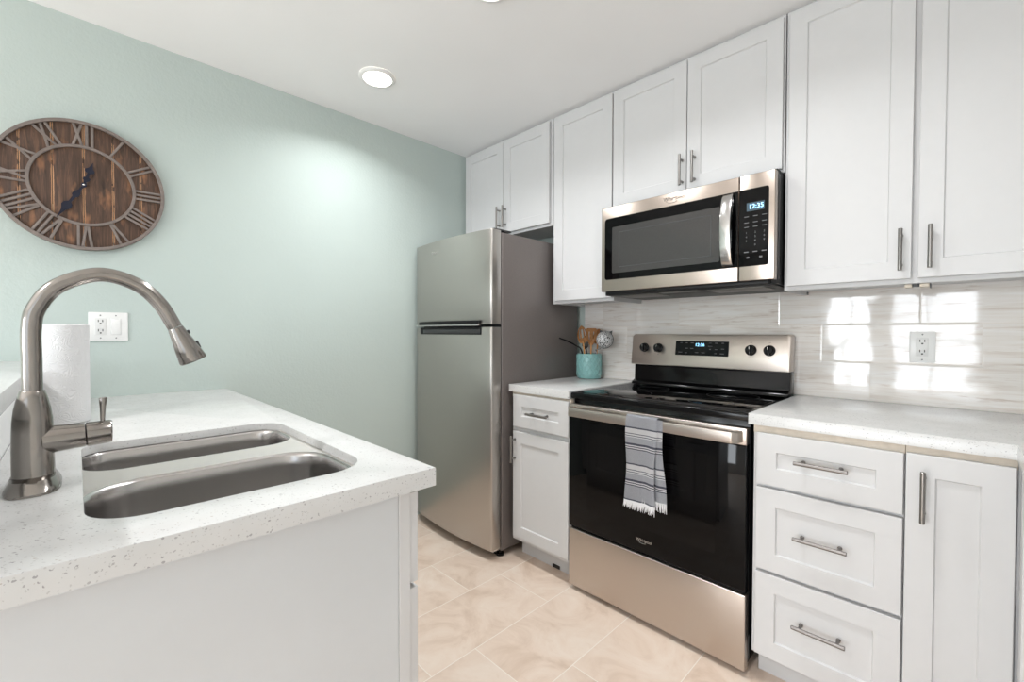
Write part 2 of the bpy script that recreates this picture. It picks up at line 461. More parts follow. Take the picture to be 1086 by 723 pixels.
def shaker(mb, u0, u1, v0, v1, fn, t=0.019, sw=0.057, rec=0.0065, ch=0.0014):
    b = bmesh.new()
    def ring(i, d): return [b.verts.new(Vector(fn(u, v, d))) for u, v in ((u0 + i, v0 + i), (u1 - i, v0 + i), (u1 - i, v1 - i), (u0 + i, v1 - i))]
    rings = [ring(0, t), ring(0, ch), ring(ch, 0), ring(sw, 0), ring(sw + 0.0035, rec)]
    b.faces.new(rings[0]); b.faces.new(rings[-1])
    for a, c in zip(rings, rings[1:]):
        for j in range(4): b.faces.new((a[j], a[(j + 1) % 4], c[(j + 1) % 4], c[j]))
    bmesh.ops.recalc_face_normals(b, faces=b.faces); mb._merge(b); return mb
def pull(mb, u, v, fn, vertical=True, L=0.137, r=0.006, off=0.032, cc=0.096):
    e = (lambda k: (u, v + k)) if vertical else (lambda k: (u + k, v))
    P = lambda k, d: Vector(fn(*e(k), d))
    mb.tube([P(-L / 2, -off), P(-L / 2 + 0.0012, -off), P(L / 2 - 0.0012, -off), P(L / 2, -off)], [r - 0.001, r, r, r - 0.001], 18)
    for k in (-cc / 2, cc / 2):
        mb.tube([P(k, -off), P(k, -0.004), P(k, -0.0035), P(k, 0.0005)], [0.0045, 0.0045, 0.0062, 0.0062], 14)
    return mb
def door(parent, u0, u1, v0, v1, fn, h=None, vertical=True, name='door', sw=0.058, mat='white', label=None):
    d = shaker(MB(), u0, u1, v0, v1, fn, sw=sw).build(name, mat, parent, smooth=False)
    if h:
        pull(MB(), h[0], h[1], fn, vertical).build('handle', 'nickel' if vertical else 'nickel_x', d)
    return d

# ------------------------------------------------------------------ room shell
X0, X1, Y0, Y1 = ROOM
struct(MB().box(X0 - 0.1, X1 + 0.1, Y0 - 0.1, Y1 + 0.1, -0.08, 0, 0).build('floor', 'floor', smooth=False))
struct(MB().box(X0 - 0.1, X1 + 0.1, Y0 - 0.1, Y1 + 0.1, CEIL, CEIL + 0.08, 0).build('ceiling', 'ceil', smooth=False))
struct(MB().box(X0 - 0.1, X0, Y0 - 0.1, Y1 + 0.1, 0, CEIL, 0).build('wall_left', 'mint', smooth=False))
struct(MB().box(X0, X1, Y1, Y1 + 0.1, 0, CEIL, 0).build('wall_back', 'mint', smooth=False))
a, b, c, d = SIDE_FILL
wr = MB().box(X1, X1 + 0.1, Y0 - 0.1, a, 0, CEIL, 0); wr.box(X1, X1 + 0.1, b, Y1 + 0.1, 0, CEIL, 0)
wr.box(X1, X1 + 0.1, a, b, 0, c, 0); wr.box(X1, X1 + 0.1, a, b, d, CEIL, 0)
struct(wr.build('wall_right', 'wall_white', smooth=False))
f = MB()
for u0, u1 in ((a, a + 0.045), ((a + b) / 2 - 0.02, (a + b) / 2 + 0.02), (b - 0.045, b)): f.box(X1 + 0.005, X1 + 0.05, u0, u1, c, d)
f.box(X1 + 0.005, X1 + 0.05, a + 0.045, b - 0.045, c, c + 0.045); f.box(X1 + 0.005, X1 + 0.05, a + 0.045, b - 0.045, d - 0.045, d)
struct(f.build('window_3', 'plate'))  # frame of the unseen window added for the side fill light
wf = MB(); xs = X0
for a, b, c, d in WINDOWS:
    wf.box(xs, a, Y0 - 0.1, Y0, 0, CEIL, 0); wf.box(a, b, Y0 - 0.1, Y0, 0, c, 0); wf.box(a, b, Y0 - 0.1, Y0, d, CEIL, 0); xs = b
wf.box(xs, X1, Y0 - 0.1, Y0, 0, CEIL, 0)
struct(wf.build('wall_front', 'wall_white', smooth=False))
for i, (a, b, c, d) in enumerate(WINDOWS):
    f = MB(); t = 0.045
    f.box(a, a + t, Y0 - 0.05, Y0 - 0.005, c, d); f.box(b - t, b, Y0 - 0.05, Y0 - 0.005, c, d)
    f.box(a + t, b - t, Y0 - 0.05, Y0 - 0.005, c, c + t); f.box(a + t, b - t, Y0 - 0.05, Y0 - 0.005, d - t, d)
    f.box((a + b) / 2 - 0.02, (a + b) / 2 + 0.02, Y0 - 0.045, Y0 - 0.01, c + t, d - t)
    f.box(a + t, b - t, Y0 - 0.045, Y0 - 0.01, (c + d) / 2 - 0.02, (c + d) / 2 + 0.02)
    struct(f.build('window_%d' % (i + 1), 'plate'))
struct(MB().box(0.822, X1, -0.008, 0, 0.9146, 1.40, 0).build('wall_backsplash', 'splash', smooth=False))
# half wall behind the sink that carries the raised bar
struct(MB().box(0, 1.700, -2.49, -2.372, 0, 1.0345, 0).build('wall_peninsula', 'wall_white', smooth=False))

# ------------------------------------------------------------------ upper cabinets
YU = -0.312                                 # door faces
def upper(name, x0, x1, zb, label, doors, lip=0.016, topdoor=2.396, sides=True):
    t = thing(name, ((x0 + x1) / 2, -0.15, zb - lip), label, 'wall cabinet', 'white shaker wall cabinets')
    c = MB(); yf = YU + 0.0195; b = zb - lip
    c.box(x0, x0 + 0.016, yf + 0.019, -0.009, b, CEIL - 0.001, 0); c.box(x1 - 0.016, x1, yf + 0.019, -0.009, b, CEIL - 0.001, 0)
    c.box(x0 + 0.016, x1 - 0.016, yf + 0.019, -0.009, b + 0.014, b + 0.030, 0)
    c.box(x0 + 0.016, x1 - 0.016, -0.02, -0.009, b + 0.03, CEIL - 0.001, 0)
    c.box(x0 + 0.016, x1 - 0.016, yf + 0.019, -0.02, CEIL - 0.02, CEIL - 0.001, 0)
    c.build('carcass', 'white', t, smooth=False)
    f = MB(); s = 0.038
    f.box(x0, x0 + s, yf, yf + 0.019, b, CEIL - 0.001, 0.001); f.box(x1 - s, x1, yf, yf + 0.019, b, CEIL - 0.001, 0.001)
    f.box(x0 + s, x1 - s, yf, yf + 0.019, b, b + s, 0.001); f.box(x0 + s, x1 - s, yf, yf + 0.019, CEIL - 0.001 - s, CEIL - 0.001, 0.001)
    if len(doors) > 1:
        m = (doors[0][1] + doors[1][0]) / 2
        f.box(m - 0.02, m + 0.02, yf, yf + 0.019, b + s, CEIL - 0.001 - s, 0.001)
    f.build('face_frame', 'white', t, smooth=False)
    for d in doors:
        door(t, d[0], d[1], zb, topdoor, facing_y(YU), d[2])
    return t
upper('wall_cabinet', 0.002, 0.803, 1.818, 'white two-door shaker wall cabinet above the refrigerator', [(0.022, 0.4005, (0.3735, 1.915)), (0.4045, 0.786, (0.4275, 1.915))])
upper('wall_cabinet', 0.806, 1.208, 1.364, 'white single-door wall cabinet between refrigerator and microwave', [(0.826, 1.2045, (1.178, 1.46))])
upper('wall_cabinet', 1.210, 1.970, 1.820, 'white two-door wall cabinet directly above the microwave', [(1.212, 1.5885, (1.572, 1.908)), (1.592, 1.965, (1.6275, 1.908))], lip=0.012)
t = upper('wall_cabinet', 1.974, 2.735, 1.364, 'large white two-door wall cabinet right of the microwave, above the backsplash outlet', [(1.986, 2.3415, (2.316, 1.457)), (2.3575, 2.718, (2.387, 1.459))])
for a, b in ((2.325, 2.343), (2.362, 2.385)):
    MB().box(a, b, -0.285, -0.255, 1.336, 1.347, 0.001).build('wood_cleat', 'raw', t)['label'] = 'bare tan wood block'
for q in ((2.344, 2.361, -0.28, -0.26, 1.338), (2.386, 2.389, -0.285, -0.25, 1.332), (2.030, 2.033, -0.2, -0.18, 1.335)):  # first block stands in for the dark gap between the wood cleats
    MB().box(*q, 1.347, 0.0005).build('dark_gap_and_clip', 'dark_grey', t)

# ------------------------------------------------------------------ base cabinets
YD = -0.641
def base_carcass(t, x0, x1, yf, yb, toe=0.10, toe_back=0.07, top=0.8765, toe_mat='white', rails=()):
    c = MB(); s = 0.016
    c.box(x0, x0 + s, yf + 0.02, yb, toe, top, 0); c.box(x1 - s, x1, yf + 0.02, yb, toe, top, 0)
    c.box(x0 + s, x1 - s, yf + 0.02, yb, toe, toe + s, 0); c.box(x0 + s, x1 - s, yb - 0.01, yb, toe + s, top, 0)
    c.build('carcass', 'white', t, smooth=False)
    f = MB(); w_ = 0.035
    f.box(x0, x0 + w_, yf, yf + 0.02, toe, 0.850, 0.001); f.box(x1 - w_, x1, yf, yf + 0.02, toe, 0.850, 0.001)
    f.box(x0 + w_, x1 - w_, yf, yf + 0.02, toe, toe + w_, 0.001); f.box(x0 + w_, x1 - w_, yf, yf + 0.02, 0.825, 0.850, 0.001)
    for rz in rails: f.box(x0 + w_, x1 - w_, yf, yf + 0.02, rz - 0.018, rz + 0.018, 0.001)
    f.build('face_frame', 'white', t, smooth=False)
    MB().box(x0, x1, yf - 0.004, yf + 0.02, 0.850, top, 0.0008).build('top_rail', 'raw', t, smooth=False)['label'] = 'unpainted tan rail under the counter'
    MB().box(x0 + 0.002, x1 - 0.002, yf + toe_back, yf + toe_back + 0.015, 0, toe, 0.001).build('toe_kick', toe_mat, t, smooth=False)
YF = YD + 0.0195
t = thing('base_cabinet', (1.0, -0.3, 0), 'narrow white base cabinet with one drawer and one door, left of the range', 'base cabinet', 'white shaker base cabinets')
base_carcass(t, 0.812, 1.196, YF, -0.002, rails=(0.686,))
door(t, 0.829, 1.192, 0.698, 0.864, facing_y(YD), (1.016, 0.779), False, 'drawer')
door(t, 0.829, 1.192, 0.124, 0.674, facing_y(YD), (0.8455, 0.583))
k = MB(); k.box(1.03, 1.075, YF + 0.064, YF + 0.0695, 0.004, 0.02, 0.001); k.build('vent_slot', 'slot', t)

t = thing('base_cabinet', (2.16, -0.3, 0), 'white base cabinet with three stacked drawers, right of the range', 'base cabinet', 'white shaker base cabinets')
base_carcass(t, 1.972, 2.3555, YF, -0.002, rails=(0.677, 0.395))
for v0, v1, hz in ((0.683, 0.853, 0.779), (0.400, 0.6725, 0.542), (0.110, 0.389, 0.264)):
    door(t, 1.985, 2.3535, v0, v1, facing_y(YD), (2.167, hz), False, 'drawer')
t = thing('base_cabinet', (2.46, -0.3, 0), 'white base cabinet with one tall door and no drawer, beside the three drawers', 'base cabinet', 'white shaker base cabinets')
base_carcass(t, 2.3565, 2.562, YF, -0.002)
door(t, 2.3585, 2.5595, 0.118, 0.857, facing_y(YD), (2.394, 0.749))
# the run along the right wall, of which the photo shows a sliver
t = thing('base_cabinet', (2.88, -1.1, 0), 'white base cabinet run cut off by the right edge of the picture', 'base cabinet', 'white shaker base cabinets')
xr = 2.586
c = MB(); c.box(xr + 0.02, X1 - 0.002, -1.60, -0.66, 0.10, 0.8765, 0); c.build('carcass', 'white', t, smooth=False)
MB().box(xr, xr + 0.02, -1.60, -0.605, 0.10, 0.8765, 0.001).build('face_frame', 'white', t, smooth=False)
MB().box(2.5625, xr, -0.6215, -0.603, 0.10, 0.8765, 0.0005).build('corner_filler', 'white', t, smooth=False)
MB().box(xr + 0.07, xr + 0.085, -1.60, -0.66, 0, 0.10, 0.001).build('toe_kick', 'white', t, smooth=False)
for u0, u1 in ((-1.11, -0.648), (-1.58, -1.114)):
    door(t, u0, u1, 0.118, 0.857, facing_mx(xr - 0.0195))

# ------------------------------------------------------------------ counters
ZC, ZB = 0.9145, 0.8775
def slab(name, loop, label, cat='countertop', z0=ZB, z1=ZC, holes=()):
    o = MB().plate([loop] + list(holes), z0, z1).build(name, 'quartz')
    return tag(o, label, cat)
slab('countertop', [(0.800, -0.6431), (1.1945, -0.6431), (1.1945, -0.0005), (0.800, -0.0005)], 'small white quartz countertop left of the range, holding the turquoise crock')
slab('countertop', [(1.9595, -0.6431), (2.5584, -0.6431), (2.5584, -1.62), (X1 - 0.001, -1.62), (X1 - 0.001, -0.0085), (1.9595, -0.0085)], 'white speckled quartz countertop right of the range, turning the corner')
SINK = rrect(1.012, 1.622, -2.250, -1.831, (0.085, 0.065, 0.05, 0.075), 10)
PX, PY = 1.7293, -1.750
o = MB().plate([[(0.0005, PY), (PX, PY), (PX, -2.371), (0.0005, -2.371)], SINK], 0.8945, ZC)
o.box(PX - 0.05, PX, -2.371, PY, ZB + 0.001, 0.8945, 0); o.box(0.0005, PX - 0.05, PY - 0.035, PY, ZB + 0.001, 0.8945, 0)
tag(o.build('countertop', 'quartz'), 'white speckled quartz peninsula countertop cut out for the sink', 'countertop')
slab('bar_top', [(0.0005, -2.351), (PX, -2.351), (PX, -2.72), (0.0005, -2.72)], 'raised white bar top behind the faucet, at the left edge', 'bar top', 1.035, 1.073)

# ------------------------------------------------------------------ peninsula cabinet
t = thing('peninsula_cabinet', (0.85, -2.07, 0), 'white peninsula cabinet with plain end panel below the sink counter', 'base cabinet')
XE = 1.700
c = MB(); yk = -1.790
c.box(0.002, 0.018, -2.37, yk - 0.02, 0.1, 0.876, 0); c.box(0.018, XE - 0.02, -2.37, -2.36, 0.1, 0.876, 0); c.box(0.018, XE - 0.02, -2.36, yk - 0.02, 0.10, 0.116, 0)
c.build('carcass', 'white', t, smooth=False)
MB().box(XE - 0.018, XE - 0.001, -2.370, -1.8155, 0.0, 0.868, 0.0006).build('end_panel', 'panel_grey', t, smooth=False)
f = MB(); f.box(XE - 0.04, XE, -1.8145, yk, 0.10, 0.876, 0.001); f.box(0.002, 0.04, yk - 0.02, yk, 0.10, 0.876, 0.001)
f.box(0.04, XE - 0.04, yk - 0.02, yk, 0.10, 0.135, 0.001); f.box(0.04, XE - 0.04, yk - 0.02, yk, 0.845, 0.876, 0.001); f.box(0.04, XE - 0.04, yk - 0.02, yk, 0.66, 0.69, 0.001)
f.build('face_frame', 'white', t, smooth=False)
MB().box(0.002, XE - 0.018, yk - 0.085, yk - 0.07, 0, 0.10, 0.001).build('toe_kick', 'white', t, smooth=False)
MB().box(XE - 0.019, XE, -2.370, -1.8155, 0.8685, 0.8765, 0.0006).build('top_strip', 'white', t, smooth=False)
fn = facing_py(yk + 0.0195)
for a, b in ((0.06, 0.50), (0.51, 0.90), (0.91, 1.30), (1.31, 1.697)):
    door(t, a, b, 0.684, 0.864, fn, ((a + b) / 2, 0.776), False, 'drawer')
    door(t, a, b, 0.12, 0.6725, fn, (b - 0.03 if a in (0.06, 0.91) else a + 0.03, 0.58))

# ------------------------------------------------------------------ sink
t = thing('kitchen_sink', (1.32, -2.04, 0.70), 'undermount stainless steel sink with two bowls, below the faucet', 'sink')
ZR = 0.8942
A = dict(x0=1.008, x1=1.226, y0=-2.255, y1=-1.838, r=(0.075, 0.06, 0.05, 0.075))
B = dict(x0=1.325, x1=1.624, y0=-2.255, y1=-1.838, r=(0.095, 0.095, 0.095, 0.085))
def bl(q, i, k=1.0): return rrect(q['x0'] + i, q['x1'] - i, q['y0'] + i, q['y1'] - i, tuple(max(0.012, a * k - i * 0.4) for a in q['r']), 10)
MB().plate([rrect(1.000, 1.634, -2.262, -1.820, 0.08, 10), bl(A, 0), bl(B, 0)], ZR - 0.0012, ZR, 0).build('rim', 'steel_rim', t)
for q, dz in ((A, 0.17), (B, 0.20)):
    rings = []
    for i, z in ((0, ZR), (0.0018, ZR - 0.0008), (0.0045, ZR - 0.003), (0.0068, ZR - 0.0075), (0.0085, ZR - 0.03), (0.012, ZR - dz + 0.03), (0.02, ZR - dz + 0.012), (0.035, ZR - dz + 0.002), (0.055, ZR - dz)):
        rings.append([(x, y, z) for x, y in bl(q, i)])
    o = MB().loft(rings, cap0=False).build('bowl', 'steel_sink', t)
    cx, cy = (q['x0'] + q['x1']) / 2, (q['y0'] + q['y1']) / 2
    MB().lathe((cx, cy, ZR - dz), [(0.046, 0.0005), (0.045, 0.003), (0.036, 0.002), (0.03, 0.001)], n=32).build('drain', 'chrome', o)

# ------------------------------------------------------------------ faucet
FX, FY = 1.34, -2.3105
t = thing('kitchen_faucet', (FX, FY, ZC), 'brushed nickel gooseneck pull-down faucet behind the sink', 'faucet')
rings = []
for i, z in ((0.0, ZC + 0.0004), (0.0, ZC + 0.004), (0.004, ZC + 0.010), (0.011, ZC + 0.017), (0.014, ZC + 0.0205)):
    ring = []
    for j in range(48):
        a = 2 * PI * j / 48
        # pointed oval: long axis along X
        ex = abs(math.cos(a)) ** 0.62 * (1 if math.cos(a) >= 0 else -1); ey = abs(math.sin(a)) ** 0.8 * (1 if math.sin(a) >= 0 else -1)
        ring.append((FX + ex * (0.074 - i * 1.5), FY + ey * (0.0345 - i * 0.5), z))
    rings.append(ring)
MB().loft(rings).build('base_plate', 'faucet', t)
b0 = ZC + 0.0205
MB().lathe((FX, FY, 0), [(0.0268, b0), (0.0268, b0 + 0.002), (0.0262, b0 + 0.003), (0.0262, 0.985), (0.0258, 1.005), (0.0247, 1.030), (0.0224, 1.050), (0.0192, 1.066), (0.0158, 1.080), (0.0150, 1.081)]).build('body', 'faucet', t)
P = spline([(FX, FY, 1.077), (FX, FY, 1.13), (FX, FY, 1.185), (FX, -2.304, 1.222), (FX, -2.278, 1.262), (FX, -2.224, 1.287), (FX, -2.172, 1.273), (FX, -2.137, 1.238), (FX, -2.113, 1.191)], 10)
MB().tube(P, 0.0130, 24).build('spout', 'faucet', t)
d = Vector((0, 0.030, -0.068)).normalized(); h0 = Vector((FX, -2.1125, 1.190)); L = 0.074
sp = MB().tube([h0, h0 + d * 0.002, h0 + d * 0.02, h0 + d * 0.045, h0 + d * (L - 0.003), h0 + d * L], [0.0132, 0.0136, 0.0162, 0.0208, 0.0246, 0.0232], 28).build('spray_head', 'faucet', t)
nrm = Vector((0, -d.z, d.y)).normalized()
for s_, w_ in ((0.016, 0.004), (0.046, 0.008)):
    c0 = h0 + d * s_ + nrm * (0.0138 + s_ * 0.15)
    MB().tube([c0 - d * w_, c0 - d * (w_ - 0.001), c0 + d * (w_ - 0.001), c0 + d * w_], [0.002, 0.003, 0.003, 0.002], 10).build('spray_button', 'dark_grey', sp)
ZL = 0.9945
hv = MB().tube([(FX, FY + 0.012, ZL - 0.002), (FX, FY + 0.030, ZL - 0.001), (FX, FY + 0.0645, ZL)], [0.0250, 0.0235, 0.0210], 32).build('valve_arm', 'faucet', t)
MB().tube([(FX, FY + 0.06, ZL), (FX, FY + 0.07, ZL)], 0.0185, 28).build('seal_ring', 'dark_grey', t)
hc = MB().tube([(FX, FY + 0.0655, ZL), (FX, FY + 0.067, ZL), (FX, FY + 0.099, ZL + 0.002), (FX, FY + 0.101, ZL + 0.002)], [0.0200, 0.0218, 0.0208, 0.0188], 32).build('handle_hub', 'faucet', t)
MB().tube([(FX, FY + 0.088, ZL + 0.012), (FX, FY + 0.088, ZL + 0.022), (FX, FY + 0.0885, ZL + 0.048), (FX, FY + 0.089, ZL + 0.064), (FX, FY + 0.089, ZL + 0.0655)], [0.0034, 0.0034, 0.0045, 0.0062, 0.0054], 18).build('lever', 'faucet', hc)

# ------------------------------------------------------------------ paper towel
t = thing('paper_towel_roll', (0.605, -2.288, ZC), 'white embossed paper towel roll standing behind the faucet', 'paper towel')
prof = [(0.020, 0.0005), (0.058, 0.0005), (0.061, 0.003), (0.061, 0.286), (0.058, 0.289), (0.020, 0.289)]
MB().lathe((0.605, -2.288, ZC), prof, n=64, cap0=False, cap1=False).build('roll', 'paper', t)
MB().lathe((0.605, -2.288, ZC), [(0.0205, 0.0005), (0.0205, 0.289), (0.0185, 0.289), (0.0185, 0.0005)], n=32, cap0=False, cap1=False).build('core', 'card', t)

# ------------------------------------------------------------------ range
RX0, RX1 = 1.198, 1.9555
t = thing('electric_range', ((RX0 + RX1) / 2, -0.32, 0), 'stainless steel and black electric range with towel on its oven handle', 'range')
MB().box(RX0 + 0.001, RX1 - 0.001, -0.602, -0.02, 0.035, 0.893, 0.002).build('body', 'black', t)
c = MB().box(RX0 - 0.003, RX1 + 0.003, -0.631, -0.075, 0.8815, 0.9085, 0.006, 3); c.build('cooktop', 'black', t)
ct = MB().box(RX0 + 0.02, RX1 - 0.02, -0.605, -0.105, 0.9080, 0.9100, 0.0008).build('glass_surface', 'glass_black', t)
for bx, by, br in ((1.395, -0.46, 0.105), (1.395, -0.22, 0.075), (1.765, -0.46, 0.085), (1.765, -0.22, 0.105)):
    MB().lathe((bx, by, 0.9101), [(br, 0), (br, 0.0003), (br - 0.003, 0.0003), (br - 0.003, 0)], n=56, cap0=False, cap1=False).build('burner_ring', 'black_matte', ct)
# backguard: black riser and stainless console
r_ = MB(); r_.prism([(-0.070, 0.9085), (-0.115, 0.912), (-0.108, 0.925), (-0.082, 0.935), (-0.078, 1.018), (-0.02, 1.018), (-0.02, 0.9085)], lambda u, v, d_: (d_, u, v), RX0 + 0.012, RX1 - 0.006, 0.002)
r_.build('backguard_riser', 'black', t)
poly = rrect(RX0 + 0.002, RX1 - 0.004, 1.0156, 1.177, (0.016, 0.016, 0.006, 0.006), 6)
def tilt(u, v, d_): return (u, -0.104 + (v - 1.0156) * 0.13 + d_, v)
cons = MB().prism(poly, tilt, 0, 0.075, 0.004).build('backguard_console', 'steel', t)
def onc(u, v, d_): return tilt(u, v, -d_)
dsp = MB().prism(rrect(1.446, 1.702, 1.0735, 1.1435, 0.002, 2), onc, -0.001, 0.0012).build('display_panel', 'glass_black', cons)
MB().text('12:36', 0.021, lambda a, b, c_: onc(1.567 + a, 1.1255 + b, 0.0016 + c_)).build('clock_digits', 'lcd', cons)
for (u, v, w_) in ((1.475, 1.135, .012), (1.502, 1.135, .01), (1.529, 1.135, .014), (1.502, 1.108, .014), (1.529, 1.108, .014), (1.472, 1.088, .018), (1.5, 1.086, .012), (1.553, 1.088, .016), (1.585, 1.088, .016), (1.617, 1.12, .02), (1.617, 1.105, .008), (1.645, 1.105, .012), (1.675, 1.108, .014), (1.617, 1.135, .01), (1.645, 1.135, .014), (1.675, 1.135, .012), (1.643, 1.086, .012), (1.673, 1.086, .018)):
    MB().prism([(u - w_ / 2, v - .0014), (u + w_ / 2, v - .0014), (u + w_ / 2, v + .0014), (u - w_ / 2, v + .0014)], onc, 0.0012, 0.0015).build('button_legend', 'legend', cons)
for kx in (1.2755, 1.3535, 1.797, 1.872):
    b = MB(); n = 28; base = Vector(tilt(kx, 1.1065, 0)); ax = Vector((0, -1, 0.13)).normalized()
    b.tube([base - ax * 0.001, base + ax * 0.003, base + ax * 0.004, base + ax * 0.020, base + ax * 0.023], [0.024, 0.024, 0.0205, 0.0195, 0.016], 30)
    kn = b.build('knob', 'black_matte', t)
    q = MB(); an = math.radians({1.2755: 5, 1.3535: -8, 1.797: 0, 1.872: 4}[kx])
    def kf(u, v, d_, kx=kx, an=an): return onc(kx + u * math.cos(an) - v * math.sin(an), 1.1065 + u * math.sin(an) + v * math.cos(an), d_)
    q.prism([(-0.0045, -0.0195), (0.0045, -0.0195), (0.0045, 0.0195), (-0.0045, 0.0195)], kf, 0.015, 0.030, 0.0012); q.build('grip', 'black', kn)
    q = MB(); q.prism([(-0.001, 0.006), (0.001, 0.006), (0.001, 0.018), (-0.001, 0.018)], kf, 0.030, 0.0303); q.build('pointer_mark', 'logo', kn)
    for a_ in (0, 180):
        q = MB(); q.text('OFF' if a_ == 0 else 'HI', 0.006, lambda a, b_, c_, kx=kx, s_=(0.034 if a_ == 0 else -0.034): onc(kx + a, 1.1065 + s_ + b_, 0.0003 + c_))
        q.build('dial_mark', 'logo_dark', cons)
# oven door
dr = MB().box(RX0, RX1, -0.640, -0.605, 0.297, 0.800, 0.004, 3).build('oven_door', 'glass_black', t)
MB().box(RX0 + 0.0005, RX1 - 0.0005, -0.6425, -0.605, 0.8005, 0.859, 0.003, 3).build('door_trim', 'steel', dr)
MB().prism(rrect(RX0 + 0.10, RX1 - 0.10, 0.395, 0.745, 0.012, 4), facing_y(-0.640), -0.0006, 0.001).build('door_window', 'glass_window', dr)
hb = MB(); hz0, hz1 = 0.810, 0.850
pts = [(RX0 + 0.012, -0.640), (RX0 + 0.020, -0.680), (RX0 + 0.034, -0.692), (RX1 - 0.034, -0.692), (RX1 - 0.020, -0.680), (RX1 - 0.012, -0.640), (RX1 - 0.034, -0.640), (RX1 - 0.040, -0.676), (RX0 + 0.040, -0.676), (RX0 + 0.034, -0.640)]
hb.prism(pts, lambda u, v, d_: (u, v, d_), hz0, hz1, 0.003); hb.build('oven_handle', 'steel', dr)
def logo(mb, u, v, size, fn, ring=True):
    mb.text('Whirlpool', size, lambda a, b, c_: fn(u + a, v + b, c_ + 0.0004), 0.0006, shear=0.12)
    if ring:
        pts_ = []
        for i in range(25):
            a = math.radians(170 + 150 * i / 24); pts_.append(Vector(fn(u - size * 0.35 + size * 1.15 * math.cos(a), v - size * 0.30 + size * 0.45 * math.sin(a), 0.0004)))
        mb.tube(pts_, size * 0.035, 6)
    return mb
logo(MB(), 1.577, 0.347, 0.0165, lambda u, v, d_: (u, -0.640 - d_, v)).build('logo', 'logo', dr)
st = MB().box(RX0, RX1, -0.640, -0.605, 0.0226, 0.2846, 0.003, 3); st.build('storage_drawer', 'steel', t)
MB().box(RX0 + 0.004, RX1 - 0.004, -0.625, -0.6055, 0.2850, 0.2965, 0.0005).build('drawer_gap', 'black_matte', t)
for fx in (RX0 + 0.06, RX1 - 0.06):
    for fy in (-0.56, -0.08):
        MB().lathe((fx, fy, 0), [(0.018, 0.0005), (0.018, 0.012), (0.008, 0.014), (0.008, 0.036)], n=20).build('foot', 'black_matte', t)

# towel over the oven handle
t = thing('dish_towel', (1.60, -0.70, 0.50), 'grey striped dish towel with white fringe hanging over the oven handle', 'towel')
def sheet(x0, x1, zb, yo, ph, back=False, flare=0.0):
    def fn_(u, v):
        x = x0 + (x1 - x0) * u
        L1 = 0.853 - zb; s = v * L1
        drop = s
        y = yo - (0.0035 * math.sin(u * 7.5 + ph) + 0.002 * math.sin(u * 15 + ph * 2)) * min(1, s / 0.12) - 0.006 * (s / L1) * (1 if not back else 0.4)
        x += (0.004 * math.sin(s * 22 + ph)) * (u - 0.5) * 2 - 0.004 * s / L1 * (1 if u > 0.5 else -0.3)
        return (x + flare * u * s / L1, y, 0.853 - drop)
    return fn_
tw = MB()
# front drop, top fold over the bar, rear drop behind the bar
def over(u, v):
    x = 1.5275 + (1.657 - 1.5275) * u; a = PI * v
    return (x, -0.684 + 0.0125 * -math.cos(a) * 1.0, 0.853 + 0.006 * math.sin(a))
tw.grid(sheet(1.5275, 1.657, 0.519, -0.6965, 0.4), 26, 40, 0.0022)
tw.grid(over, 26, 10, 0.0022)
tw.grid(lambda u, v: (1.5275 + 0.1295 * u, -0.6665 + 0.0, 0.853 - 0.10 * v), 20, 10, 0.0018)
tw.build('front_fold', 'towel', t)
tb = MB(); tb.grid(sheet(1.600, 1.674, 0.540, -0.6925, 1.9, True, 0.026), 20, 40, 0.002); tb.build('rear_fold', 'towel', t)
fr = MB(); fs = sheet(1.5275, 1.657, 0.519, -0.6965, 0.4); fb = sheet(1.600, 1.674, 0.540, -0.6925, 1.9, True, 0.026)
for fnc, n in ((fs, 46), (fb, 26)):
    for i in range(n):
        p = Vector(fnc((i + 0.5) / n, 1.0)); l = random.uniform(0.022, 0.034); dx = random.uniform(-0.006, 0.006); dy = random.uniform(-0.004, 0.001)
        fr.tube([p + Vector((0, 0, 0.003)), p + Vector((dx * 0.3, dy * 0.5, -l * 0.5)), p + Vector((dx, dy, -l))], [0.0018, 0.0017, 0.0008], 6)
fr = fr.build('fringe', 'fringe', t); fr['label'] = 'white tasselled fringe'; fr['kind'] = 'stuff'

# ------------------------------------------------------------------ microwave
MX0, MX1, MY = 1.2144, 1.9714, -0.4138
MZ0, MZ1 = 1.384, 1.7905
t = thing('over_range_microwave', ((MX0 + MX1) / 2, -0.2, MZ0), 'stainless steel over-range microwave mounted above the range', 'microwave')
MB().box(MX0 + 0.004, MX1 - 0.004, MY + 0.042, -0.0095, 1.372, 1.8035, 0.002).build('body', 'black_matte', t)
dd = MB(); dd.box(MX0, 1.8445, MY, MY + 0.036, MZ0, MZ1, 0.003, 3); dk = dd.build('door', 'steel_mw_dimmed', t)
MB().prism(rrect(1.234, 1.8435, 1.440, 1.735, (0.002, 0.014, 0.014, 0.002), 5), facing_y(MY), -0.0008, 0.002).build('door_glass', 'glass_black', dk)
MB().prism(rrect(1.275, 1.775, 1.470, 1.690, 0.006, 4), facing_y(MY), -0.0014, 0.001).build('window_screen', 'mesh_grey', dk)
fm = MB()
for (a, b, c, d_) in ((1.312, 1.742, 1.496, 1.4995), (1.312, 1.742, 1.6605, 1.664), (1.312, 1.3155, 1.496, 1.664), (1.7385, 1.742, 1.496, 1.664)):
    fm.box(a, b, MY - 0.0020, MY - 0.0012, c, d_, 0)
fm.build('inner_frame', 'dark_grey', dk)
hb = MB(); prof = []
N = 22; fr_, bk_ = [], []
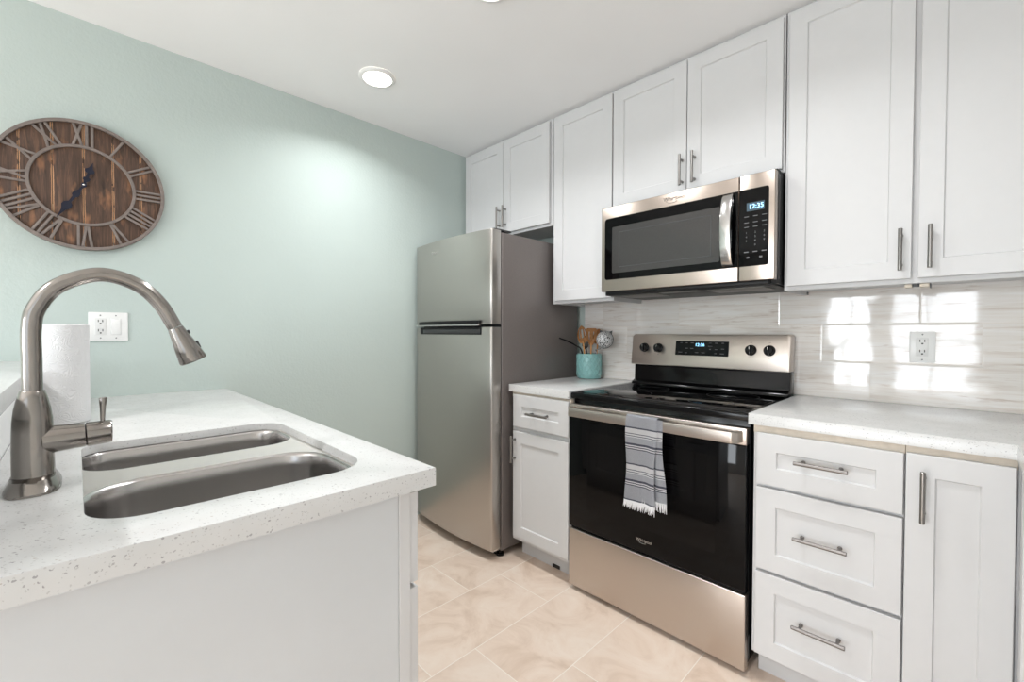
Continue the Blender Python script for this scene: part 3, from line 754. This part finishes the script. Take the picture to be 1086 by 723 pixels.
for i in range(N + 1):
    s_ = i / N; z = 1.4465 + (1.730 - 1.4465) * s_; bul = math.sin(PI * s_) ** 0.6
    fr_.append((MY - 0.006 - 0.034 * bul, z)); bk_.append((MY + 0.0005 - 0.026 * bul if 0.04 < s_ < 0.96 else MY + 0.0005, z))
hb.prism(fr_ + bk_[::-1], lambda u, v, d_: (d_, u, v), 1.7865, 1.8265, 0.003); hb.build('handle', 'steel_bright', dk)
cp = MB().box(1.8475, MX1, MY, MY + 0.036, MZ0, MZ1, 0.003, 3).build('control_panel', 'steel_mw_dimmed', t)
MB().prism(rrect(1.8485, 1.951, 1.440, 1.735, (0.008, 0.002, 0.002, 0.008), 4), facing_y(MY), -0.0008, 0.002).build('control_glass', 'glass_black', cp)
MB().prism(rrect(1.874, 1.936, 1.650, 1.682, 0.001, 2), facing_y(MY), -0.0012, 0).build('display_screen', 'lcd_bg', cp)
fq = lambda u, v, d_: (u, MY - d_, v)
MB().text('12:35', 0.024, lambda a, b, c_: fq(1.907 + a, 1.666 + b, 0.0015 + c_)).build('clock_digits', 'lcd', cp)
def key(u, z, hw_, hh_): MB().box(u - hw_, u + hw_, MY - 0.0012, MY - 0.0008, z - hh_, z + hh_, 0).build('key_legend', 'legend', cp)
for z in (1.630, 1.607, 1.590):
    for u in (1.874, 1.905, 1.936): key(u, z, 0.008, 0.0012)
for n_, (u, z) in enumerate([(u, z) for z in (1.568, 1.552, 1.536) for u in (1.874, 1.905, 1.936)] + [(1.905, 1.520)]):
    MB().text(str((n_ + 1) % 10), 0.010, lambda a, b, c_, u=u, z=z: fq(u + a, z + b, 0.0010 + c_), 0.0004).build('key_legend', 'legend', cp)
for u in (1.874, 1.905, 1.936): key(u, 1.4945, 0.008, 0.002)
for u in (1.880, 1.925): key(u, 1.473, 0.005, 0.003)
logo(MB(), 1.583, 1.765, 0.024, fq).build('logo', 'logo_dark', dk)
v = MB()
for i in range(14): v.box(MX0 + 0.05 + i * 0.047, MX0 + 0.085 + i * 0.047, MY + 0.0395, MY + 0.0425, 1.7925, 1.7990, 0)
v.build('top_vent', 'dark_grey', t)
u_ = MB(); u_.box(MX0 + 0.012, MX1 - 0.012, MY + 0.02, -0.02, 1.3655, 1.3725, 0.001); u_.box(MX0 + 0.02, MX1 - 0.02, MY + 0.005, MY + 0.05, 1.368, 1.384, 0.004)
un = u_.build('underside', 'black_matte', t)
for a, b in ((1.25, 1.47), (1.70, 1.92)):
    MB().box(a, b, -0.36, -0.20, 1.3625, 1.366, 0.001).build('grease_filter', 'filter', un)
MB().box(1.50, 1.67, -0.385, -0.335, 1.3635, 1.366, 0.001).build('cooktop_lamp_cover', 'filter', un)
sv = MB()
for yy in (MY + 0.05, MY + 0.062): sv.box(MX1 - 0.0045, MX1 - 0.001, yy, yy + 0.006, 1.39, 1.785, 0.001)
sv.build('side_rib', 'dark_grey', t)

# ------------------------------------------------------------------ refrigerator
FX0, FX1 = 0.054, 0.7835
t = thing('refrigerator', ((FX0 + FX1) / 2, -0.38, 0), 'stainless top-freezer refrigerator between the mint wall and small counter', 'refrigerator')
MB().box(FX0 + 0.006, FX1, -0.678, -0.03, 0.035, 1.704, 0.006, 3).build('cabinet_body', 'fridge_side', t)
def fplan(x, dd_=0.0):
    s_ = (x - FX0) / (FX1 - FX0)
    return -0.729 - 0.022 * s_ - 0.028 * 4 * s_ * (1 - s_) - dd_
def fdoor(z0, z1, name):
    poly = []; n = 28; e = 0.008
    for i in range(n + 1):
        x = FX0 + (FX1 - FX0) * i / n; yv = fplan(x)
        if i == 0: poly += [(x, yv + e), (x + e * 0.3, yv + e * 0.3), (x + e, yv)]
        elif i == n: poly += [(x - e, yv), (x - e * 0.3, yv + e * 0.3), (x, yv + e)]
        else: poly.append((x, yv))
    poly += [(FX1, -0.686), (FX0, -0.686)]
    return MB().prism(poly, lambda u, v, d_: (u, v, d_), z0, z1, 0.0025).build(name, 'steel_fridge', t)
fd = fdoor(1.226, 1.713, 'freezer_door'); ld = fdoor(0.055, 1.212, 'refrigerator_door')
MB().box(FX0 + 0.02, FX1 - 0.01, -0.685, -0.679, 0.06, 1.70, 0.001).build('door_gasket', 'dark_grey', t)
def band(x0, x1, z0, z1, d0, d1, bev=0.002):
    n = 20; xs_ = [x0 + (x1 - x0) * i / n for i in range(n + 1)]
    poly = [(x, fplan(x, d1)) for x in xs_] + [(x, fplan(x, -d0)) for x in xs_[::-1]]
    return MB().prism(poly, lambda u, v, d_: (u, v, d_), z0, z1, bev)
band(0.118, 0.712, 1.2275, 1.246, 0.002, 0.014).build('freezer_grip', 'black_matte', fd)
band(0.118, 0.712, 1.2185, 1.2272, 0.002, 0.024, 0.001).build('grip_trim', 'steel_bright', fd)
band(0.118, 0.712, 1.172, 1.2118, 0.002, 0.004).build('door_grip', 'black_matte', ld)
band(0.165, 0.708, 1.177, 1.200, 0.002, 0.006, 0.001).build('grip_recess', 'dark_grey', ld)
xl = 0.30
lg = MB(); logo(lg, 0, 0, 0.020, lambda u, v, d_: (xl + u, fplan(xl + u, d_), 1.648 + v)); lg.build('logo', 'logo', fd)
hg = MB(); hg.box(FX1 - 0.08, FX1 - 0.01, -0.725, -0.60, 1.7135, 1.722, 0.003); hg.build('top_hinge', 'dark_grey', t)
hg = MB(); hg.box(FX1 - 0.07, FX1 - 0.005, -0.735, -0.679, 1.2145, 1.2225, 0.001); hg.build('middle_hinge', 'black_matte', t)
hg = MB(); hg.box(FX1 - 0.07, FX1 - 0.006, -0.735, -0.679, 0.046, 0.0535, 0.001); hg.build('bottom_hinge', 'chrome', t)
MB().box(FX0 + 0.02, FX1 - 0.03, -0.690, -0.679, 0.012, 0.045, 0.002).build('kick_grille', 'black_matte', t)
for fx in (FX0 + 0.05, FX1 - 0.03):
    for fy in (-0.66, -0.08):
        MB().lathe((fx, fy, 0), [(0.02, 0.0005), (0.02, 0.014), (0.01, 0.016), (0.01, 0.036)], n=20).build('foot', 'black_matte', t)

# ------------------------------------------------------------------ crock and utensils
CX, CY, CR = 0.914, -0.090, 0.0715
t = thing('utensil_crock', (CX, CY, ZC), 'turquoise crock with embossed diamond lattice on the small counter', 'utensil crock')
prof = [(0.0, 0.0005), (CR - 0.010, 0.0005), (CR - 0.004, 0.004), (CR - 0.001, 0.014), (CR, 0.03), (CR, 0.142), (CR - 0.001, 0.146), (CR - 0.004, 0.147), (CR - 0.0075, 0.144), (CR - 0.008, 0.02), (CR - 0.02, 0.010), (0.0, 0.010)]
MB().lathe((CX, CY, ZC), [(max(r, 0.0006), h) for r, h in prof], n=56).build('vessel', 'crock', t)
lat = MB()
for sgn in (1, -1):
    for i in range(14):
        a0 = 2 * PI * i / 14
        lat.tube([(CX + (CR + 0.0002) * math.cos(a0 + sgn * s_ * 1.15), CY + (CR + 0.0002) * math.sin(a0 + sgn * s_ * 1.15), ZC + 0.018 + 0.122 * s_) for s_ in [j / 14 for j in range(15)]], 0.0028, 8)
lat.build('diamond_relief', 'crock', t)
def utensil(name, tip, foot, head, label, cat, group=None, mat='spoon', r=0.0045):
    tip, foot = Vector(tip), Vector(foot)
    t_ = thing(name, foot, label, cat, group)
    ax = (tip - foot).normalized(); tocam = (CAM - tip); tocam.z = 0
    side = ax.cross(tocam).normalized(); nrm_ = side.cross(ax).normalized()
    if nrm_.dot(tocam) < 0: nrm_ = -nrm_
    MB().tube([foot, foot + ax * 0.05, tip - ax * 0.02, tip], [r, r, r * 1.05, r * 1.3], 12).build('handle', mat, t_)
    return t_, tip, ax, side, nrm_
def blade(t_, tip, ax, side, nrm_, L, W, slots=0, flat_top=False, dish=0.006, mat='spoon'):
    poly = []
    n = 24
    def wd(s_):
        if flat_top: return W / 2 * (0.35 + 0.65 * min(1, s_ * 2.2)) * (1 if s_ < 0.93 else (1 - ((s_ - 0.93) / 0.07) ** 2 * 0.25))
        return W / 2 * math.sin(PI * min(1, 0.10 + 0.90 * s_) ** 0.9) ** 0.62 if s_ < 1 else 0.0
    nu, nv = 12, 24
    b = bmesh.new(); V = {}
    for j in range(nv + 1):
        s_ = j / nv; w_ = max(0.0015, wd(s_))
        for i in range(nu + 1):
            k_ = (i / nu - 0.5) * 2
            V[i, j] = b.verts.new(tip + ax * (s_ * L - 0.012) + side * (k_ * w_) - nrm_ * (dish * (1 - k_ * k_)))
    for j in range(nv):
        for i in range(nu):
            s_ = (j + .5) / nv
            if slots and 0.30 < s_ < 0.80 and (i in (2, 5, 6, 9) if slots == 3 else i in (3, 8)): continue
            b.faces.new((V[i, j], V[i + 1, j], V[i + 1, j + 1], V[i, j + 1]))
    bmesh.ops.solidify(b, geom=list(b.faces), thickness=0.004)
    mb = MB(); mb._merge(b); mb.build('head', mat, t_)
G = 'wooden utensils in the turquoise crock'
zt = ZC + 0.02
a = utensil('wooden_spoon', (0.890, -0.118, 1.135), (0.912, -0.110, zt), None, 'slotted wooden spoon with oval head, leftmost wooden tool in the turquoise crock', 'spoon', G); blade(*a, 0.104, 0.062, 3)
a = utensil('wooden_turner', (0.938, -0.104, 1.125), (0.936, -0.108, zt), None, 'slotted wooden turner with flat top, between the two wooden spoons in the crock', 'turner', G); blade(*a, 0.098, 0.062, 2, True, 0.002)
a = utensil('wooden_spoon', (0.958, -0.066, 1.130), (0.945, -0.075, zt), None, 'plain wooden spoon half hidden behind the turner in the turquoise crock', 'spoon', G); blade(*a, 0.090, 0.060, 0)
# black ladle leaning out to the left
t = thing('kitchen_ladle', (0.875, -0.10, zt), 'black utensil with long curved handle leaning left out of the turquoise crock', 'ladle')
MB().tube(spline([(0.895, -0.095, zt), (0.872, -0.108, 1.075), (0.842, -0.128, 1.108), (0.814, -0.175, 1.135), (0.797, -0.225, 1.152)], 8), [0.0045] * 33, 12).build('handle', 'black_matte', t)
t = thing('slotted_server', (0.90, -0.06, zt), 'black slotted server standing upright behind the leftmost wooden spoon', 'server')
MB().tube([(0.893, -0.062, zt), (0.875, -0.066, 1.09)], 0.004, 12).build('handle', 'black_matte', t)
q = MB()
for i in range(5):
    xx = 0.850 + i * 0.010
    q.tube([(0.872, -0.067, 1.085), (xx, -0.068, 1.105), (xx, -0.068, 1.150), (0.872, -0.067, 1.165)], 0.0028, 8)
q.build('head', 'black_matte', t)
# grey speckled strainer
t = thing('mesh_strainer', (0.96, -0.10, zt), 'grey speckled strainer bowl with two small ears leaning right out of the crock', 'strainer')
sp = Vector((1.032, -0.110, 1.146)); dirn = Vector((0.25, -0.93, 0.12)).normalized()
a1 = dirn.cross(Vector((0, 0, 1))).normalized(); a2 = a1.cross(dirn)
b = MB(); rings = []
for i in range(13):
    th = math.radians(4 + 92 * i / 12); rr, hh = 0.048 * math.sin(th), 0.048 * math.cos(th)
    rings.append([sp + dirn * (hh - 0.01) + a1 * (rr * math.cos(2 * PI * j / 36)) + a2 * (rr * math.sin(2 * PI * j / 36)) for j in range(36)])
b.loft(rings, cap0=True, cap1=False); bw = b.build('bowl', 'strain', t)
so = bw.modifiers.new('thickness', 'SOLIDIFY'); so.thickness = 0.0012; so.offset = 0
rm = [sp - dirn * 0.012 + (a1 * math.cos(2 * PI * j / 36) + a2 * math.sin(2 * PI * j / 36)) * 0.0485 for j in range(36)]
MB().tube(rm, 0.0022, 8, closed=True).build('rim', 'dark_grey', t)
ea = MB()
for an in (math.radians(60), math.radians(128)):
    c0 = sp - dirn * 0.012 + (a1 * math.cos(an) + a2 * math.sin(an)) * 0.048; o_ = (a1 * math.cos(an) + a2 * math.sin(an)); tn = o_.cross(dirn)
    ea.prism([(-0.013, -0.002), (0.013, -0.002), (0.0, 0.019)], lambda u, v, d_, c0=c0, o_=o_, tn=tn: c0 + tn * u + o_ * v + dirn * d_, -0.0015, 0.0015)
ea.build('ear', 'dark_grey', t)
MB().tube([(0.955, -0.085, zt), (0.968, -0.098, 1.085), sp - dirn * 0.012 - a2 * 0.048], [0.0035, 0.0035, 0.003], 10).build('handle', 'strain', t)

# ------------------------------------------------------------------ outlets
def receptacle(parent, u, v, fn):
    MB().prism(rrect(u - 0.0165, u + 0.0165, v - 0.034, v + 0.034, 0.002, 3), fn, -0.0070, 0.0, 0.0006).build('receptacle', 'plate2', parent)
    s = MB()
    for dv in (0.019, -0.019):
        for du in (-0.0065, 0.0065):
            s.prism([(u + du - 0.0013, v + dv), (u + du + 0.0013, v + dv), (u + du + 0.0013, v + dv + 0.009), (u + du - 0.0013, v + dv + 0.009)], fn, -0.0073, -0.0065)
        s.prism(rrect(u - 0.0028, u + 0.0028, v + dv - 0.009, v + dv - 0.0035, 0.0022, 3), fn, -0.0073, -0.0065)
    s.build('socket_slot', 'slot', parent)
def screws(parent, pts, fn):
    s = MB()
    for u, v in pts: s.prism([(u + 0.0025 * math.cos(2 * PI * i / 12), v + 0.0025 * math.sin(2 * PI * i / 12)) for i in range(12)], fn, -0.0062, -0.004)
    s.build('screw', 'legend', parent)
t = thing('wall_outlet', (2.3595, -0.008, 1.134), 'white duplex outlet on the tiled backsplash right of the range', 'outlet')
fn = facing_y(-0.0082)
MB().prism(rrect(2.324, 2.395, 1.0755, 1.190, 0.004, 4), fn, -0.0055, 0.0, 0.0015).build('cover_plate', 'plate', t)
receptacle(t, 2.3595, 1.133, fn); screws(t, [(2.3595, 1.180), (2.3595, 1.086)], fn)
t = thing('switch_outlet_plate', (0, -2.162, 1.203), 'white double plate with outlet and rocker switch on the mint wall', 'outlet')
fl = lambda u, v, d_: (0.0002 - d_, u, v)
MB().prism(rrect(-2.2215, -2.1005, 1.1435, 1.2615, 0.004, 4), fl, -0.0055, 0.0, 0.0015).build('cover_plate', 'plate', t)
receptacle(t, -2.185, 1.2025, fl)
MB().prism(rrect(-2.1545, -2.1215, 1.1685, 1.2365, 0.002, 3), fl, -0.0062, 0.0, 0.0006).build('switch_frame', 'plate2', t)
MB().prism(rrect(-2.1515, -2.1245, 1.1725, 1.2325, 0.002, 3), lambda u, v, d_: fl(u, v, d_ - (v - 1.2025) * 0.04), -0.0085, 0.0, 0.0008).build('rocker', 'plate', t)
screws(t, [(-2.185, 1.2485), (-2.185, 1.1565), (-2.138, 1.2485), (-2.138, 1.1565)], fl)

# ------------------------------------------------------------------ wall clock
KY, KZ, KR = -2.2280, 1.7555, 0.251
t = thing('wall_clock', (0, KY, KZ), 'round dark plank wall clock with metal roman numerals on the mint wall', 'clock')
cf = lambda u, v, d_: (d_, KY + u, KZ + v)          # u to the right, d away from the wall
fc = MB(); pw = 0.086
x = -3 * pw - 0.0
while x < KR:
    a, b = max(x + 0.0006, -KR + 0.006), min(x + pw - 0.0006, KR - 0.006)
    if b > a:
        us = [a + (b - a) * i / 8 for i in range(9)]; RR = KR - 0.004
        poly = [(u, -math.sqrt(RR * RR - u * u)) for u in us] + [(u, math.sqrt(RR * RR - u * u)) for u in us[::-1]]
        fc.prism(poly, cf, 0.006, 0.022, 0.0008)
    x += pw
fc.build('plank_face', 'clock_wood', t)
MB().prism([(0.12 * math.cos(2 * PI * i / 32), 0.12 * math.sin(2 * PI * i / 32)) for i in range(32)], cf, 0.0005, 0.0062).build('backing', 'slot', t)
def ring(r0, r1, d0, d1, name):
    MB().lathe((0, KY, KZ), [(r0, d0), (r1, d0), (r1, d1 - 0.001), (r1 - 0.001, d1), (r0 + 0.001, d1), (r0, d1 - 0.001), (r0, d0)], 'x', 96, False, False).build(name, 'clock_metal', t)
ring(KR - 0.012, KR, 0.004, 0.032, 'outer_ring'); ring(0.146, 0.157, 0.021, 0.030, 'inner_ring')
nums = ['XII', 'I', 'II', 'III', 'IIII', 'V', 'VI', 'VII', 'VIII', 'IX', 'X', 'XI']
for h, nm in enumerate(nums):
    th = math.radians(30 * h); r0, r1 = 0.153, KR - 0.008
    er = Vector((math.sin(th), math.cos(th))); et = Vector((math.cos(th), -math.sin(th)))
    wds = {'I': 0.016, 'V': 0.034, 'X': 0.036}; tot = sum(wds[c_] for c_ in nm); p0 = -tot / 2
    q = MB(); hw = 0.0043
    lift = [0.0]
    def bar(ta, tb):
        lift[0] += 0.0004
        pa, pb = er * r0 + et * ta, er * r1 + et * tb; dn = (pb - pa).normalized(); sd = Vector((-dn.y, dn.x)) * hw
        q.prism([tuple(pa + sd), tuple(pa - sd), tuple(pb - sd), tuple(pb + sd)], cf, 0.0225, 0.0268 + lift[0], 0.0006)
    for c_ in nm:
        m_ = p0 + wds[c_] / 2
        if c_ == 'I': bar(m_, m_)
        elif c_ == 'V': bar(m_ - 0.002, m_ - 0.014); bar(m_ + 0.002, m_ + 0.014)
        else: bar(m_ - 0.013, m_ + 0.013); bar(m_ + 0.013, m_ - 0.013)
        p0 += wds[c_]
    q.build('numeral', 'clock_metal', t)
def hand(ang, L, tail, d0, name, w0):
    th = math.radians(ang); er = Vector((math.sin(th), math.cos(th))); et = Vector((math.cos(th), -math.sin(th)))
    out = [(-tail, w0 * 0.7), (-tail * 0.3, w0 * 0.8), (L * 0.16, w0 * 0.7), (L * 0.24, w0 * 1.9), (L * 0.32, w0 * 2.1), (L * 0.37, w0 * 0.9), (L * 0.52, w0 * 0.8), (L * 0.58, w0 * 2.6), (L * 0.66, w0 * 2.9), (L * 0.76, w0 * 1.2), (L * 0.88, w0 * 0.6), (L, w0 * 0.15)]
    poly = [tuple(er * r_h + et * w_h) for r_h, w_h in out] + [tuple(er * r_h - et * w_h) for r_h, w_h in out[::-1]]
    MB().prism(poly, cf, d0, d0 + 0.002).build(name, 'clock_hand', t)
hand(16, 0.098, 0.01, 0.033, 'hour_hand', 0.0052); hand(209, 0.157, 0.012, 0.037, 'minute_hand', 0.0052)
MB().lathe((0, KY, KZ), [(0.006, 0.0215), (0.006, 0.040), (0.0085, 0.0405), (0.0085, 0.043), (0.005, 0.045)], 'x', 24).build('center_boss', 'clock_hand', t)
MB().lathe((0, KY, KZ), [(0.0032, 0.0448), (0.0032, 0.047), (0.002, 0.048)], 'x', 16).build('center_pin', 'chrome', t)

# ------------------------------------------------------------------ recessed ceiling lamps
for (lx, ly), lab in zip(KITCHEN_LAMPS, ('lit round recessed ceiling light nearest the mint wall', 'lit round recessed ceiling light cut off by the top edge of the picture')):
    t = thing('recessed_light', (lx, ly, CEIL), lab, 'ceiling light', 'recessed ceiling lights')
    MB().lathe((lx, ly, CEIL), [(0.086, -0.0005), (0.086, -0.004), (0.080, -0.010), (0.068, -0.012), (0.066, -0.009), (0.066, -0.0005)], n=56, cap0=False, cap1=False).build('trim_ring', 'plate', t)
    MB().lathe((lx, ly, CEIL), [(0.066, -0.002), (0.066, -0.0085), (0.060, -0.0095)], n=56).build('diffuser', 'lamp', t)
